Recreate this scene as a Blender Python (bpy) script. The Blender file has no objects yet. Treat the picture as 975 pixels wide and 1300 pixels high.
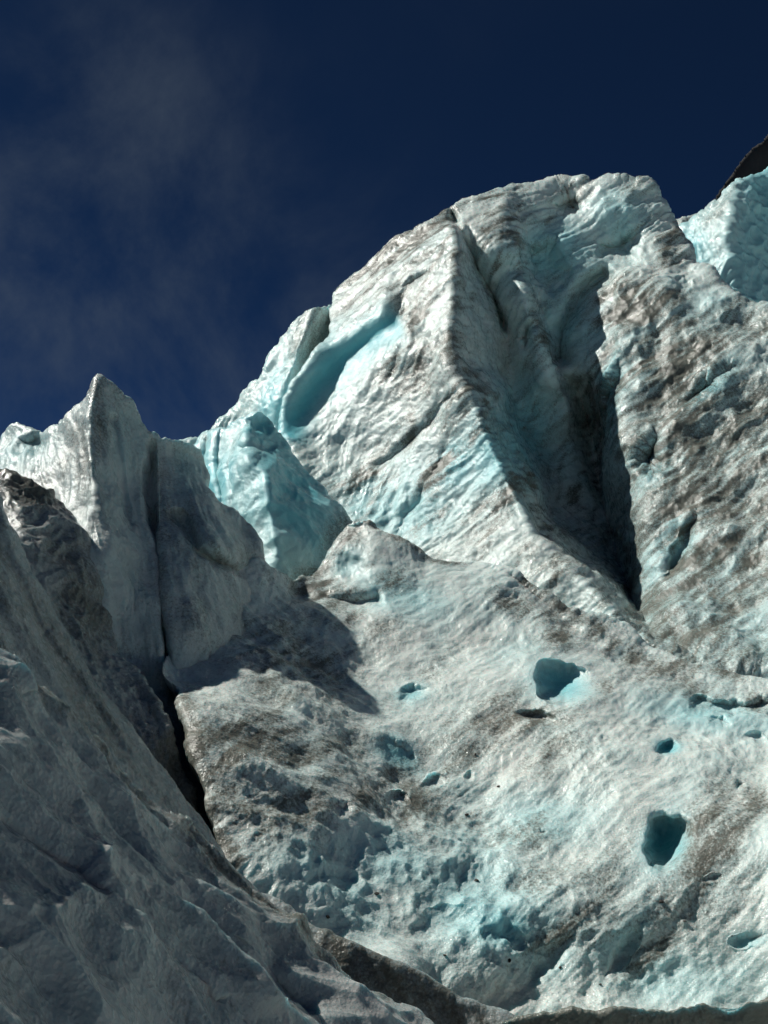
import bpy, math, random
import numpy as np
from mathutils import Vector
from mathutils.geometry import delaunay_2d_cdt

# ------------------------------------------------------------------ camera, sky, sun, exposure
sc = bpy.context.scene
W0, H0, FPX = 975.0, 1300.0, 1300.0
PITCH = math.radians(10.0)
CAM = np.array([0.0, 0.0, 1.6])
cam_data = bpy.data.cameras.new('camera')
cam_data.sensor_fit = 'VERTICAL'
cam_data.sensor_height = 36.0
cam_data.lens = 36.0 * FPX / H0
cam_data.clip_start = 0.05
cam_data.clip_end = 5000.0
cam = bpy.data.objects.new('camera', cam_data)
sc.collection.objects.link(cam)
cam.location = CAM
cam.rotation_euler = (math.radians(90) + PITCH, 0, 0)
sc.camera = cam

SUN = Vector((-0.63, 0.16, 0.76)).normalized()          # direction towards the sun
elev = math.asin(SUN.z)
azim = math.atan2(SUN.x, SUN.y)                          # clockwise from +Y
world = bpy.data.worlds.new('World')
sc.world = world
world.use_nodes = True
wn, wl = world.node_tree.nodes, world.node_tree.links
wn.clear()
w_out = wn.new('ShaderNodeOutputWorld')
w_bg = wn.new('ShaderNodeBackground')
w_bg.inputs['Strength'].default_value = 0.05
sky = wn.new('ShaderNodeTexSky')
sky.sky_type = 'NISHITA'
sky.sun_disc = False
sky.sun_elevation = elev
sky.sun_rotation = azim
sky.altitude = 14500
sky.air_density = 1.0
sky.dust_density = 0.0
sky.ozone_density = 5.0
# thin high cirrus: the same drifting veil over the whole sky
tc = wn.new('ShaderNodeTexCoord')
mp = wn.new('ShaderNodeMapping')
mp.inputs['Location'].default_value = (0.70, 0.1, 0.05)
mp.inputs['Rotation'].default_value = (0.0, 0.5, 0.3)
mp.inputs['Scale'].default_value = (1.0, 1.0, 0.75)
n1 = wn.new('ShaderNodeTexNoise'); n1.inputs['Scale'].default_value = 1.15
n1.inputs['Detail'].default_value = 2.0
n2 = wn.new('ShaderNodeTexNoise'); n2.inputs['Scale'].default_value = 4.6
n2.inputs['Detail'].default_value = 9.0; n2.inputs['Roughness'].default_value = 0.62
n2.inputs['Distortion'].default_value = 0.25
r1 = wn.new('ShaderNodeMapRange'); r1.interpolation_type = 'SMOOTHSTEP'
r1.inputs['From Min'].default_value = 0.53; r1.inputs['From Max'].default_value = 0.72
r2 = wn.new('ShaderNodeMapRange'); r2.interpolation_type = 'SMOOTHSTEP'
r2.inputs['From Min'].default_value = 0.34; r2.inputs['From Max'].default_value = 0.82
mm = wn.new('ShaderNodeMath'); mm.operation = 'MULTIPLY'
m3 = wn.new('ShaderNodeMath'); m3.operation = 'MULTIPLY'; m3.inputs[1].default_value = 0.58
cmix = wn.new('ShaderNodeMix'); cmix.data_type = 'RGBA'
cmix.inputs['B'].default_value = (1.75, 2.25, 2.8, 1)
wl.new(tc.outputs['Generated'], mp.inputs['Vector'])
wl.new(mp.outputs['Vector'], n1.inputs['Vector']); wl.new(mp.outputs['Vector'], n2.inputs['Vector'])
wl.new(n1.outputs['Fac'], r1.inputs['Value']); wl.new(n2.outputs['Fac'], r2.inputs['Value'])
wl.new(r1.outputs['Result'], mm.inputs[0]); wl.new(r2.outputs['Result'], mm.inputs[1])
wl.new(mm.outputs[0], m3.inputs[0]); wl.new(m3.outputs[0], cmix.inputs['Factor'])
hs = wn.new('ShaderNodeHueSaturation'); hs.inputs['Saturation'].default_value = 1.12
wl.new(sky.outputs['Color'], hs.inputs['Color'])
wl.new(hs.outputs['Color'], cmix.inputs['A'])
wl.new(cmix.outputs['Result'], w_bg.inputs['Color'])
wl.new(w_bg.outputs['Background'], w_out.inputs['Surface'])

sl = bpy.data.lights.new('sun', 'SUN')
sl.energy = 5.0
sl.angle = math.radians(0.5)
sl.color = (1.0, 0.975, 0.90)
so = bpy.data.objects.new('sun', sl)
sc.collection.objects.link(so)
so.rotation_euler = SUN.to_track_quat('Z', 'Y').to_euler()
so.location = (-30, 10, 40)

sc.view_settings.view_transform = 'Standard'
sc.view_settings.look = 'None'
sc.view_settings.exposure = 0.03
sc.view_settings.gamma = 1.0
sc.view_settings.use_curve_mapping = False

# ------------------------------------------------------------------ numeric helpers
SX = np.array([1.0, 0.0, 0.0])
FW = np.array([0.0, math.cos(PITCH), math.sin(PITCH)])
UP = np.array([0.0, -math.sin(PITCH), math.cos(PITCH)])

def point(x, y, d):
    """a place named by its bearing from where the photographer stood and its distance in metres"""
    x = np.asarray(x, float); y = np.asarray(y, float); d = np.asarray(d, float)
    a = (x - W0 / 2) / FPX * d
    b = (H0 / 2 - y) / FPX * d
    return CAM + a[..., None] * SX + b[..., None] * UP + d[..., None] * FW

def hash3(ix, iy, iz, seed):
    h = (ix.astype(np.uint32) * np.uint32(374761393) + iy.astype(np.uint32) * np.uint32(668265263)
         + iz.astype(np.uint32) * np.uint32(2147483647) + np.uint32(seed * 974711 + 11))
    h = (h ^ (h >> np.uint32(13))) * np.uint32(1274126177)
    h = (h ^ (h >> np.uint32(16))) * np.uint32(2246822519)
    return h ^ (h >> np.uint32(15))

def perlin(p, seed=0):
    p = p + 4096.0
    i = np.floor(p).astype(np.int64)
    f = p - i
    u = f * f * f * (f * (f * 6 - 15) + 10)
    out = 0
    ix, iy, iz = (i[:, k] & 0xFFFFFF for k in range(3))
    for dx in (0, 1):
        wx = u[:, 0] if dx else 1 - u[:, 0]
        for dy in (0, 1):
            wy = u[:, 1] if dy else 1 - u[:, 1]
            for dz in (0, 1):
                wz = u[:, 2] if dz else 1 - u[:, 2]
                h = hash3(ix + dx, iy + dy, iz + dz, seed)
                gx = (h & np.uint32(1023)).astype(np.float64) / 511.5 - 1
                gy = ((h >> np.uint32(10)) & np.uint32(1023)).astype(np.float64) / 511.5 - 1
                gz = ((h >> np.uint32(20)) & np.uint32(1023)).astype(np.float64) / 511.5 - 1
                out = out + wx * wy * wz * (gx * (f[:, 0] - dx) + gy * (f[:, 1] - dy) + gz * (f[:, 2] - dz))
    return out * 1.25

def fbm(p, octaves=4, gain=0.5, lac=2.03, seed=0, ridged=False):
    a, s, tot = 1.0, 0.0, 0.0
    for o in range(octaves):
        n = perlin(p, seed + o * 7)
        if ridged:
            n = 1 - 2.2 * np.abs(n)
        s = s + a * n; tot += a
        a *= gain; p = p * lac + 13.7
    return s / tot

def cups(p, seed=0):
    """distance to the nearest scattered point: hollows with sharp rims, as the sun melts into ice"""
    i = np.floor(p).astype(np.int64); f = p - i
    best = np.full(len(p), 9.0)
    for dx in (-1, 0, 1):
        for dy in (-1, 0, 1):
            for dz in (-1, 0, 1):
                h = hash3((i[:, 0] + dx) & 0xFFFFFF, (i[:, 1] + dy) & 0xFFFFFF, (i[:, 2] + dz) & 0xFFFFFF, seed)
                ox = (h & np.uint32(1023)) / 1023.0; oy = ((h >> np.uint32(10)) & np.uint32(1023)) / 1023.0
                oz = ((h >> np.uint32(20)) & np.uint32(1023)) / 1023.0
                best = np.minimum(best, (dx + ox - f[:, 0]) ** 2 + (dy + oy - f[:, 1]) ** 2 + (dz + oz - f[:, 2]) ** 2)
    return np.minimum(best, 1.0)

def sm(a, b, x):
    t = np.clip((x - a) / (b - a), 0, 1)
    return t * t * (3 - 2 * t)

def blur(a, sig):
    if sig < 0.3:
        return a
    r = int(3 * sig) + 1
    k = np.exp(-0.5 * (np.arange(-r, r + 1) / sig) ** 2); k /= k.sum()
    n = a.shape[0] + 2 * r; m = a.shape[1] + 2 * r
    b = np.pad(a, r, mode='edge')
    kr = np.zeros(n); kr[:2 * r + 1] = k; kc = np.zeros(m); kc[:2 * r + 1] = k
    b = np.fft.irfft(np.fft.rfft(b, axis=0) * np.fft.rfft(kr)[:, None], n, axis=0)
    b = np.fft.irfft(np.fft.rfft(b, axis=1) * np.fft.rfft(kc)[None, :], m, axis=1)
    return b[2 * r:, 2 * r:]

def seg_dist(X, Y, line, closed=False):
    """distance to a polyline, with the nearest point and the fraction along it"""
    best = np.full(X.shape, 1e18); nx = np.zeros_like(X); ny = np.zeros_like(X); par = np.zeros_like(X)
    n = len(line)
    for k in range(n if closed else n - 1):
        ax, ay = line[k][:2]; bx, by = line[(k + 1) % n][:2]
        ex, ey = bx - ax, by - ay
        L = ex * ex + ey * ey + 1e-12
        t = np.clip(((X - ax) * ex + (Y - ay) * ey) / L, 0, 1)
        qx, qy = ax + t * ex, ay + t * ey
        d = (X - qx) ** 2 + (Y - qy) ** 2
        m = d < best
        best = np.where(m, d, best); nx = np.where(m, qx, nx); ny = np.where(m, qy, ny)
        par = np.where(m, (k + t) / max(1, n - 1), par)
    return np.sqrt(best), nx, ny, par

def side(X, Y, line):
    """signed distance: positive to the right of the line's direction (y runs down)"""
    best = np.full(X.shape, 1e18); s = np.zeros_like(X)
    for k in range(len(line) - 1):
        ax, ay = line[k][:2]; bx, by = line[k + 1][:2]
        ex, ey = bx - ax, by - ay; L = ex * ex + ey * ey
        t = np.clip(((X - ax) * ex + (Y - ay) * ey) / L, 0, 1)
        d = (X - ax - t * ex) ** 2 + (Y - ay - t * ey) ** 2
        c = (ex * (Y - ay) - ey * (X - ax)) / math.sqrt(L)
        m = d < best
        best = np.where(m, d, best); s = np.where(m, np.sign(c) * np.sqrt(d), s)
    return s

def inside(X, Y, poly):
    res = np.zeros(X.shape, bool)
    n = len(poly)
    for k in range(n):
        ax, ay = poly[k]; bx, by = poly[(k + 1) % n]
        c = ((ay > Y) != (by > Y)) & (X < (bx - ax) * (Y - ay) / (by - ay + 1e-12) + ax)
        res ^= c
    return res

def roughen(poly, amp, rng, levels=3):
    pts = [tuple(map(float, p)) for p in poly]
    for lv in range(levels):
        out = []
        for k in range(len(pts)):
            a = pts[k]; b = pts[(k + 1) % len(pts)]
            L = math.hypot(b[0] - a[0], b[1] - a[1])
            out.append(a)
            if L > 6:
                j = rng.uniform(-1, 1) * min(amp * 0.55 ** lv, L * 0.12)
                out.append(((a[0] + b[0]) / 2 - (b[1] - a[1]) / L * j, (a[1] + b[1]) / 2 + (b[0] - a[0]) / L * j))
        pts = out
    return pts

def cage(pts, lines, x0, x1, y0, y1):
    """triangulate the surveyed places; break lines stay edges"""
    V, D, E = [], [], []
    def add(p):
        V.append(Vector((p[0], p[1]))); D.append(1.0 / p[2]); return len(V) - 1
    for ln in lines:
        prev = None
        for p in ln:
            i = add(p)
            if prev is not None:
                E.append((prev, i))
            prev = i
    for p in pts:
        add(p)
    base = np.array([[v.x, v.y] for v in V]); bd = np.array(D)
    m = 60
    def near(x, y):
        q = (base[:, 0] - x) ** 2 + (base[:, 1] - y) ** 2
        o = np.argsort(q)[:3]; w = 1 / (q[o] + 1)
        return float((bd[o] * w).sum() / w.sum())
    for x, y in [(x0 - m, y0 - m), (x1 + m, y0 - m), (x1 + m, y1 + m), (x0 - m, y1 + m)]:
        V.append(Vector((x, y))); D.append(near(x, y))
    ov, oe, of, orig, _, _ = delaunay_2d_cdt(V, E, [], 0, 1e-4)
    dd = []
    for v, o in zip(ov, orig):
        dd.append(D[o[0]] if len(o) else near(v.x, v.y))
    return [(v.x, v.y) for v in ov], dd, of

def raster(cg, gx, gy):
    V, D, F = cg
    out = np.zeros((len(gy), len(gx)))
    st = gx[1] - gx[0]
    for f in F:
        for k in range(1, len(f) - 1):
            t = (f[0], f[k], f[k + 1])
            (ax, ay), (bx, by), (cx, cy) = (V[j] for j in t)
            den = (by - cy) * (ax - cx) + (cx - bx) * (ay - cy)
            if abs(den) < 1e-9:
                continue
            i0 = max(0, int((min(ax, bx, cx) - gx[0]) / st)); i1 = min(len(gx), int((max(ax, bx, cx) - gx[0]) / st) + 2)
            j0 = max(0, int((min(ay, by, cy) - gy[0]) / st)); j1 = min(len(gy), int((max(ay, by, cy) - gy[0]) / st) + 2)
            if i0 >= i1 or j0 >= j1:
                continue
            X, Y = np.meshgrid(gx[i0:i1], gy[j0:j1])
            w0 = ((by - cy) * (X - cx) + (cx - bx) * (Y - cy)) / den
            w1 = ((cy - ay) * (X - cx) + (ax - cx) * (Y - cy)) / den
            w2 = 1 - w0 - w1
            m = (w0 > -1e-6) & (w1 > -1e-6) & (w2 > -1e-6)
            z = w0 * D[t[0]] + w1 * D[t[1]] + w2 * D[t[2]]
            sub = out[j0:j1, i0:i1]
            sub[m] = z[m]
    return out

def blobs(X, Y, lst):
    """soft patches (x, y, rx, ry, turn in degrees, strength)"""
    s = np.zeros_like(X)
    for (x, y, rx, ry, ang, st) in lst:
        a = math.radians(ang)
        u = (X - x) * math.cos(a) + (Y - y) * math.sin(a); v = -(X - x) * math.sin(a) + (Y - y) * math.cos(a)
        s = np.maximum(s, st * np.exp(-((u / rx) ** 2 + (v / ry) ** 2) ** 1.3))
    return s

def tracks(X, Y, lst):
    """soft bands along lines (line, half width, strength)"""
    s = np.zeros_like(X)
    for (ln, w, st) in lst:
        d, _, _, par = seg_dist(X, Y, ln)
        s = np.maximum(s, st * np.exp(-(d / w) ** 2) * sm(0, 0.08, par) * sm(1, 0.92, par))
    return s

def vertex_normals(P, F):
    n = np.cross(P[F[:, 2]] - P[F[:, 0]], P[F[:, 3]] - P[F[:, 1]])
    N = np.zeros_like(P)
    for k in range(4):
        for c in range(3):
            N[:, c] += np.bincount(F[:, k], n[:, c], len(P))
    return N / (np.linalg.norm(N, axis=1)[:, None] + 1e-12)

SURF = {}
def ice_mass(name, poly, pts=(), lines=(), step=1.25, soft=9, crisp=2.5, rough=3.0, edge=10, edge_bend=1.0, thick=3.0,
             carve=None, relief=None, colour=None, mat=None, seed=1, label=None, cat=None, kind=None, group=None):
    rng = random.Random(seed)
    poly = roughen(poly, rough, rng)
    xs = [p[0] for p in poly]; ys = [p[1] for p in poly]
    gx = np.arange(min(xs) - 2 * step, max(xs) + 2 * step, step); gy = np.arange(min(ys) - 2 * step, max(ys) + 2 * step, step)
    inv = raster(cage(pts, lines, gx[0], gx[-1], gy[0], gy[-1]), gx, gy)
    inv[inv <= 0] = np.median(inv[inv > 0])
    X, Y = np.meshgrid(gx, gy)
    big = blur(inv, soft / step); fine = blur(inv, crisp / step)
    w = np.zeros_like(X)
    for ln in lines:
        d = seg_dist(X, Y, ln)[0]
        w = np.maximum(w, np.exp(-(d / (1.6 * soft)) ** 2))
    D = 1.0 / (big * (1 - w) + fine * w)
    sd, qx, qy, _ = seg_dist(X, Y, poly, True)
    ins = inside(X, Y, poly)
    sdn = np.where(ins, sd, -sd)
    keep_v = sdn > -1.5 * step
    cell = keep_v[:-1, :-1] & keep_v[1:, :-1] & keep_v[:-1, 1:] & keep_v[1:, 1:]
    anyin = ins[:-1, :-1] | ins[1:, :-1] | ins[:-1, 1:] | ins[1:, 1:]
    cell &= anyin
    used = np.zeros(X.shape, bool)
    used[:-1, :-1] |= cell; used[1:, :-1] |= cell; used[:-1, 1:] |= cell; used[1:, 1:] |= cell
    idx = np.full(X.shape, -1); idx[used] = np.arange(used.sum())
    F = np.stack([idx[:-1, :-1][cell], idx[1:, :-1][cell], idx[1:, 1:][cell], idx[:-1, 1:][cell]], 1)
    x = np.where(ins, X, qx)[used]; y = np.where(ins, Y, qy)[used]
    d = D[used]; s = np.clip(sdn[used], 0, None)
    t = np.clip(s / edge, 0, 1)
    d = d + (edge / FPX * d) * edge_bend * (1 - np.sqrt(np.clip(1 - (1 - t) ** 2, 0, 1)))
    if carve:
        d = carve(x, y, d)
    P = point(x, y, d)
    N = vertex_normals(P, F)
    if relief:
        h = relief(P, N, x, y, d)
        P = P + N * h[:, None]
    dirt, blue = colour(P, N, x, y, d) if colour else (np.zeros(len(x)), np.zeros(len(x)))
    # the far side: the rim is carried back and drawn in, so that the mass is solid
    e = np.concatenate([F[:, [0, 1]], F[:, [1, 2]], F[:, [2, 3]], F[:, [3, 0]]])
    key = e[:, 0].astype(np.int64) * (len(x) + 1) + e[:, 1]; rev = e[:, 1].astype(np.int64) * (len(x) + 1) + e[:, 0]
    be = e[~np.isin(key, rev)]
    rim = np.unique(be); nr = len(rim)
    loc = np.full(len(x), -1); loc[rim] = np.arange(nr)
    cx, cy = np.mean(xs), np.mean(ys)
    allP = [P]; allF = [F]; prev = rim
    ray = P[rim] - CAM; ray /= np.linalg.norm(ray, axis=1)[:, None]
    cen = P.mean(0)
    for k, (bk, dr) in enumerate([(0.12, 0.01), (0.4, 0.05), (1.0, 0.16)]):
        Q = P[rim] + ray * (thick * bk)
        mid = cen + FW * thick * bk
        Q = Q + (mid - Q) * dr - np.array([0, 0, 1.0]) * thick * 0.25 * bk
        base = sum(len(a) for a in allP)
        new = base + np.arange(nr)
        a, b = be[:, 0], be[:, 1]
        allF.append(np.stack([prev[loc[b]], prev[loc[a]], new[loc[a]], new[loc[b]]], 1))
        allP.append(Q); prev = new
    PP = np.concatenate(allP); FF = np.concatenate(allF)
    dirt = np.concatenate([dirt] + [dirt[rim]] * 3); blue = np.concatenate([blue] + [blue[rim]] * 3)
    org = PP[:len(P)][np.argmin(PP[:len(P), 2])].copy()
    org = np.array([PP[:, 0].mean(), PP[:, 1].mean(), PP[:, 2].min()])
    PP = PP - org
    me = bpy.data.meshes.new(name)
    me.vertices.add(len(PP)); me.vertices.foreach_set('co', PP.astype(np.float32).ravel())
    me.loops.add(FF.size); me.loops.foreach_set('vertex_index', FF.astype(np.int32).ravel())
    me.polygons.add(len(FF)); me.polygons.foreach_set('loop_start', np.arange(0, FF.size, 4, dtype=np.int32))
    me.update(calc_edges=True)
    me.shade_smooth()
    for nm, arr in (('dirt', dirt), ('blue', blue)):
        at = me.attributes.new(nm, 'FLOAT', 'POINT'); at.data.foreach_set('value', np.clip(arr, 0, 1).astype(np.float32))
    me.materials.append(mat)
    o = bpy.data.objects.new(name, me); sc.collection.objects.link(o); o.location = org
    if label: o['label'] = label
    if cat: o['category'] = cat
    if kind: o['kind'] = kind
    if group: o['group'] = group
    SURF[name] = (x, y, P, N)
    return o

# ------------------------------------------------------------------ materials
def nd(nt, t, **kw):
    n = nt.nodes.new(t)
    for k, v in kw.items():
        if k in n.inputs: n.inputs[k].default_value = v
        else: setattr(n, k, v)
    return n

def ice_material(name='glacier_ice', clean=(0.74, 0.785, 0.75), blue=(0.15, 0.54, 0.61), dirt=(0.078, 0.079, 0.069), rough=0.36):
    m = bpy.data.materials.new(name); m.use_nodes = True
    nt = m.node_tree; L = nt.links.new
    b = nt.nodes['Principled BSDF']
    geo = nd(nt, 'ShaderNodeNewGeometry')
    ad = nd(nt, 'ShaderNodeAttribute', attribute_name='dirt'); ab = nd(nt, 'ShaderNodeAttribute', attribute_name='blue')  # dirt carries silt, and darkening where shade is painted in
    # clean ice, whiter and greyer in patches
    n0 = nd(nt, 'ShaderNodeTexNoise', Scale=2.3, Detail=9.0, Roughness=0.78)
    L(geo.outputs['Position'], n0.inputs['Vector'])
    c0 = nd(nt, 'ShaderNodeMix', data_type='RGBA')
    c0.inputs['A'].default_value = (clean[0] * 0.74, clean[1] * 0.79, clean[2] * 0.80, 1); c0.inputs['B'].default_value = (*clean, 1)
    q0 = nd(nt, 'ShaderNodeMapRange'); q0.inputs['From Min'].default_value = 0.36; q0.inputs['From Max'].default_value = 0.62
    L(n0.outputs['Fac'], q0.inputs['Value']); L(q0.outputs['Result'], c0.inputs['Factor'])
    c1 = nd(nt, 'ShaderNodeMix', data_type='RGBA'); c1.inputs['B'].default_value = (*blue, 1)
    L(c0.outputs['Result'], c1.inputs['A']); L(ab.outputs['Fac'], c1.inputs['Factor'])
    # silt: fine grains break up the edge of each patch
    n1 = nd(nt, 'ShaderNodeTexNoise', Scale=34.0, Detail=6.0, Roughness=0.8)
    L(geo.outputs['Position'], n1.inputs['Vector'])
    a1 = nd(nt, 'ShaderNodeMath', operation='MULTIPLY_ADD'); a1.inputs[1].default_value = 1.8; a1.inputs[2].default_value = -0.9
    L(n1.outputs['Fac'], a1.inputs[0])
    a2 = nd(nt, 'ShaderNodeMath', operation='ADD'); L(ad.outputs['Fac'], a2.inputs[0]); L(a1.outputs[0], a2.inputs[1])
    a3 = nd(nt, 'ShaderNodeMapRange', interpolation_type='SMOOTHSTEP'); a3.inputs['From Min'].default_value = 0.10; a3.inputs['From Max'].default_value = 0.80
    L(a2.outputs[0], a3.inputs['Value'])
    a4 = nd(nt, 'ShaderNodeMath', operation='MULTIPLY'); a4.inputs[1].default_value = 0.95; L(a3.outputs['Result'], a4.inputs[0])
    n2 = nd(nt, 'ShaderNodeTexNoise', Scale=5.0, Detail=5.0); L(geo.outputs['Position'], n2.inputs['Vector'])
    dc = nd(nt, 'ShaderNodeMix', data_type='RGBA'); dc.inputs['A'].default_value = (*dirt, 1)
    dc.inputs['B'].default_value = (dirt[0] * 1.8, dirt[1] * 1.75, dirt[2] * 1.62, 1); L(n2.outputs['Fac'], dc.inputs['Factor'])
    c2 = nd(nt, 'ShaderNodeMix', data_type='RGBA')
    L(c1.outputs['Result'], c2.inputs['A']); L(dc.outputs['Result'], c2.inputs['B']); L(a4.outputs[0], c2.inputs['Factor'])
    L(c2.outputs['Result'], b.inputs['Base Color'])
    # wet gloss in patches
    n3 = nd(nt, 'ShaderNodeTexNoise', Scale=7.0, Detail=4.0); L(geo.outputs['Position'], n3.inputs['Vector'])
    r3 = nd(nt, 'ShaderNodeMapRange'); r3.inputs['From Min'].default_value = 0.35; r3.inputs['From Max'].default_value = 0.65
    r3.inputs['To Min'].default_value = rough - 0.28; r3.inputs['To Max'].default_value = rough + 0.2
    L(n3.outputs['Fac'], r3.inputs['Value']); L(r3.outputs['Result'], b.inputs['Roughness'])
    b.inputs['IOR'].default_value = 1.31
    b.inputs['Subsurface Weight'].default_value = 0.5
    b.inputs['Subsurface Radius'].default_value = (0.35, 0.85, 1.0)
    b.inputs['Subsurface Scale'].default_value = 0.11
    b.inputs['Coat Weight'].default_value = 0.3; b.inputs['Coat Roughness'].default_value = 0.13; b.inputs['Coat IOR'].default_value = 1.33
    # grain of the melting surface
    bn = nd(nt, 'ShaderNodeTexNoise', Scale=38.0, Detail=5.0, Roughness=0.7); L(geo.outputs['Position'], bn.inputs['Vector'])
    bu = nd(nt, 'ShaderNodeBump', Strength=0.35, Distance=0.02); L(bn.outputs['Fac'], bu.inputs['Height'])
    vo = nd(nt, 'ShaderNodeTexVoronoi', Scale=55.0); L(geo.outputs['Position'], vo.inputs['Vector'])
    bv = nd(nt, 'ShaderNodeBump', Strength=0.3, Distance=0.012); L(vo.outputs['Distance'], bv.inputs['Height']); L(bu.outputs['Normal'], bv.inputs['Normal'])
    L(bv.outputs['Normal'], b.inputs['Normal'])
    L(bv.outputs['Normal'], b.inputs['Coat Normal'])
    return m

ICE = ice_material()
SHADE_TONE = ice_material('shade_toned_ice', clean=(0.41, 0.425, 0.42), blue=(0.20, 0.31, 0.34), rough=0.22)  # darker base colour stands in for deeper shade on the foreground masses
HALF_SHADE_TONE = ice_material('half_shade_toned_ice', clean=(0.62, 0.635, 0.615), blue=(0.22, 0.47, 0.51))  # base colour partly darkened in place of shade on the spire

def rock_material(name, c):
    m = bpy.data.materials.new(name); m.use_nodes = True
    nt = m.node_tree; L = nt.links.new; b = nt.nodes['Principled BSDF']
    geo = nd(nt, 'ShaderNodeNewGeometry')
    n = nd(nt, 'ShaderNodeTexNoise', Scale=0.35, Detail=10.0, Roughness=0.7); L(geo.outputs['Position'], n.inputs['Vector'])
    mx = nd(nt, 'ShaderNodeMix', data_type='RGBA'); mx.inputs['A'].default_value = (c[0] * .5, c[1] * .5, c[2] * .5, 1); mx.inputs['B'].default_value = (*c, 1)
    L(n.outputs['Fac'], mx.inputs['Factor']); L(mx.outputs['Result'], b.inputs['Base Color'])
    b.inputs['Roughness'].default_value = 0.9
    return m

# a frame for layered streaks: low frequency along 'along', high across
def streak(P, along, across, fa, fc, seed, octaves=4):
    a = np.array(along, float); a /= np.linalg.norm(a)
    c = np.array(across, float); c -= a * (c @ a); c /= np.linalg.norm(c)
    t = np.cross(a, c)
    w = np.stack([perlin(P * 0.9 + k * 17.3, seed + 50 + k) for k in range(3)], 1) * 0.22
    Q = P + w
    q = np.stack([Q @ a * fa, Q @ c * fc, Q @ t * fa * 1.5], 1)
    return fbm(q, octaves, 0.55, seed=seed)

def base_relief(P, d, seed, big=0.16, mid=0.07, fine=0.022, scale=1.0):
    """lumps, melt hollows and grain in metres"""
    k = scale
    h = big * fbm(P * 0.75 * k, 3, 0.5, seed=seed)
    wp = P + 0.25 * np.stack([perlin(P * 1.3 + 31 * j, seed + 90 + j) for j in range(3)], 1)
    h = h + mid * fbm(wp * 2.2 * k, 4, 0.55, seed=seed + 1, ridged=True)
    h = h + fine * fbm(wp * 8.0 * k, 3, 0.6, seed=seed + 2)
    return h

def hole(x, y, d, cx, cy, rx, ry, ang, depth, sharp=0.8, run=None):
    """a melt pit: steep under its rim, running out towards 'run' (degrees) where that is given"""
    a = math.radians(ang)
    th = np.arctan2(y - cy, x - cx)
    wob = 1 + 0.10 * np.sin(3 * th + cx) + 0.06 * np.sin(5 * th + cy) + 0.03 * np.sin(11 * th + cx + cy)
    u = ((x - cx) * math.cos(a) + (y - cy) * math.sin(a)) / rx; v = (-(x - cx) * math.sin(a) + (y - cy) * math.cos(a)) / ry
    r = np.sqrt(u * u + v * v) / wob
    bowl = np.clip(1 - r * r, 0, None) ** sharp
    if run is not None:
        b = math.radians(run)
        bowl = bowl * sm(1.05, -0.35, ((x - cx) * math.cos(b) + (y - cy) * math.sin(b)) / max(rx, ry))
    return d + depth * bowl

def groove(x, y, d, line, w, depth, skew=1.0):
    dist, _, _, par = seg_dist(x, y, line)
    return d + depth * np.exp(-(dist / w) ** 2) * sm(0, 0.1, par) * sm(1, 0.9, par)

# ------------------------------------------------------------------ the glacier: central slope
DIAG = (0.80, 0.25, 0.55)
ACR = (-0.5, 0.1, 0.85)

C_PITS = [(718, 868, 46, 28, 12, 0.44, 0.72), (684, 910, 26, 8, 10, 0.22, .7), (848, 950, 17, 10, -10, 0.24, 0.73), (850, 1068, 34, 38, 35, 0.52, 0.72),
          (523, 882, 18, 12, -15, 0.22, .7), (552, 988, 12, 6, -20, 0.14, .7), (596, 984, 5, 6, 0, 0.12, .7), (508, 1009, 13, 6, 20, .14, .7),
          (938, 998, 7, 6, 0, .14, .7), (448, 722, 20, 16, 30, .16, 1.1), (505, 956, 26, 10, 30, .2, .7), (950, 1192, 22, 7, -8, .12, .7),
          (430, 1030, 16, 9, 20, .12, .7), (905, 1113, 12, 4, -15, .06, .7), (684, 1063, 13, 4, -20, .06, .8), (960, 935, 14, 6, 10, .2, .7),
          (560, 1170, 42, 20, -20, .12, .9), (640, 1190, 26, 18, 15, .14, .9), (600, 1110, 16, 22, 10, .1, .9), (790, 1210, 38, 10, -55, .14, .9), (700, 1215, 40, 14, -45, .12, .9)]

def c_carve(x, y, d):
    for (cx, cy, rx, ry, an, dep, sh) in C_PITS:
        d = hole(x, y, d, cx, cy, rx * (1 if dep > .23 else 1.15), ry * (1 if dep > .23 else 1.15), an, dep * (1 if dep > .23 else 0.55), sh if dep > .23 else 1.1, 15 if dep > .23 else None)
    d = groove(x, y, d, [(640, 728), (680, 760), (730, 800), (800, 850)], 6, 0.10)
    for q in [(893, 893, 22, 11, 12, .22), (928, 900, 26, 13, 5, .26), (968, 897, 28, 12, -6, .24), (915, 918, 16, 8, 20, .14), (1000, 905, 30, 14, 0, .25)]:
        d = hole(x, y, d, *q, 1.1)
    d = groove(x, y, d, [(365, 745), (400, 762), (450, 768), (490, 760)], 9, 0.2)
    return d

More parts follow.
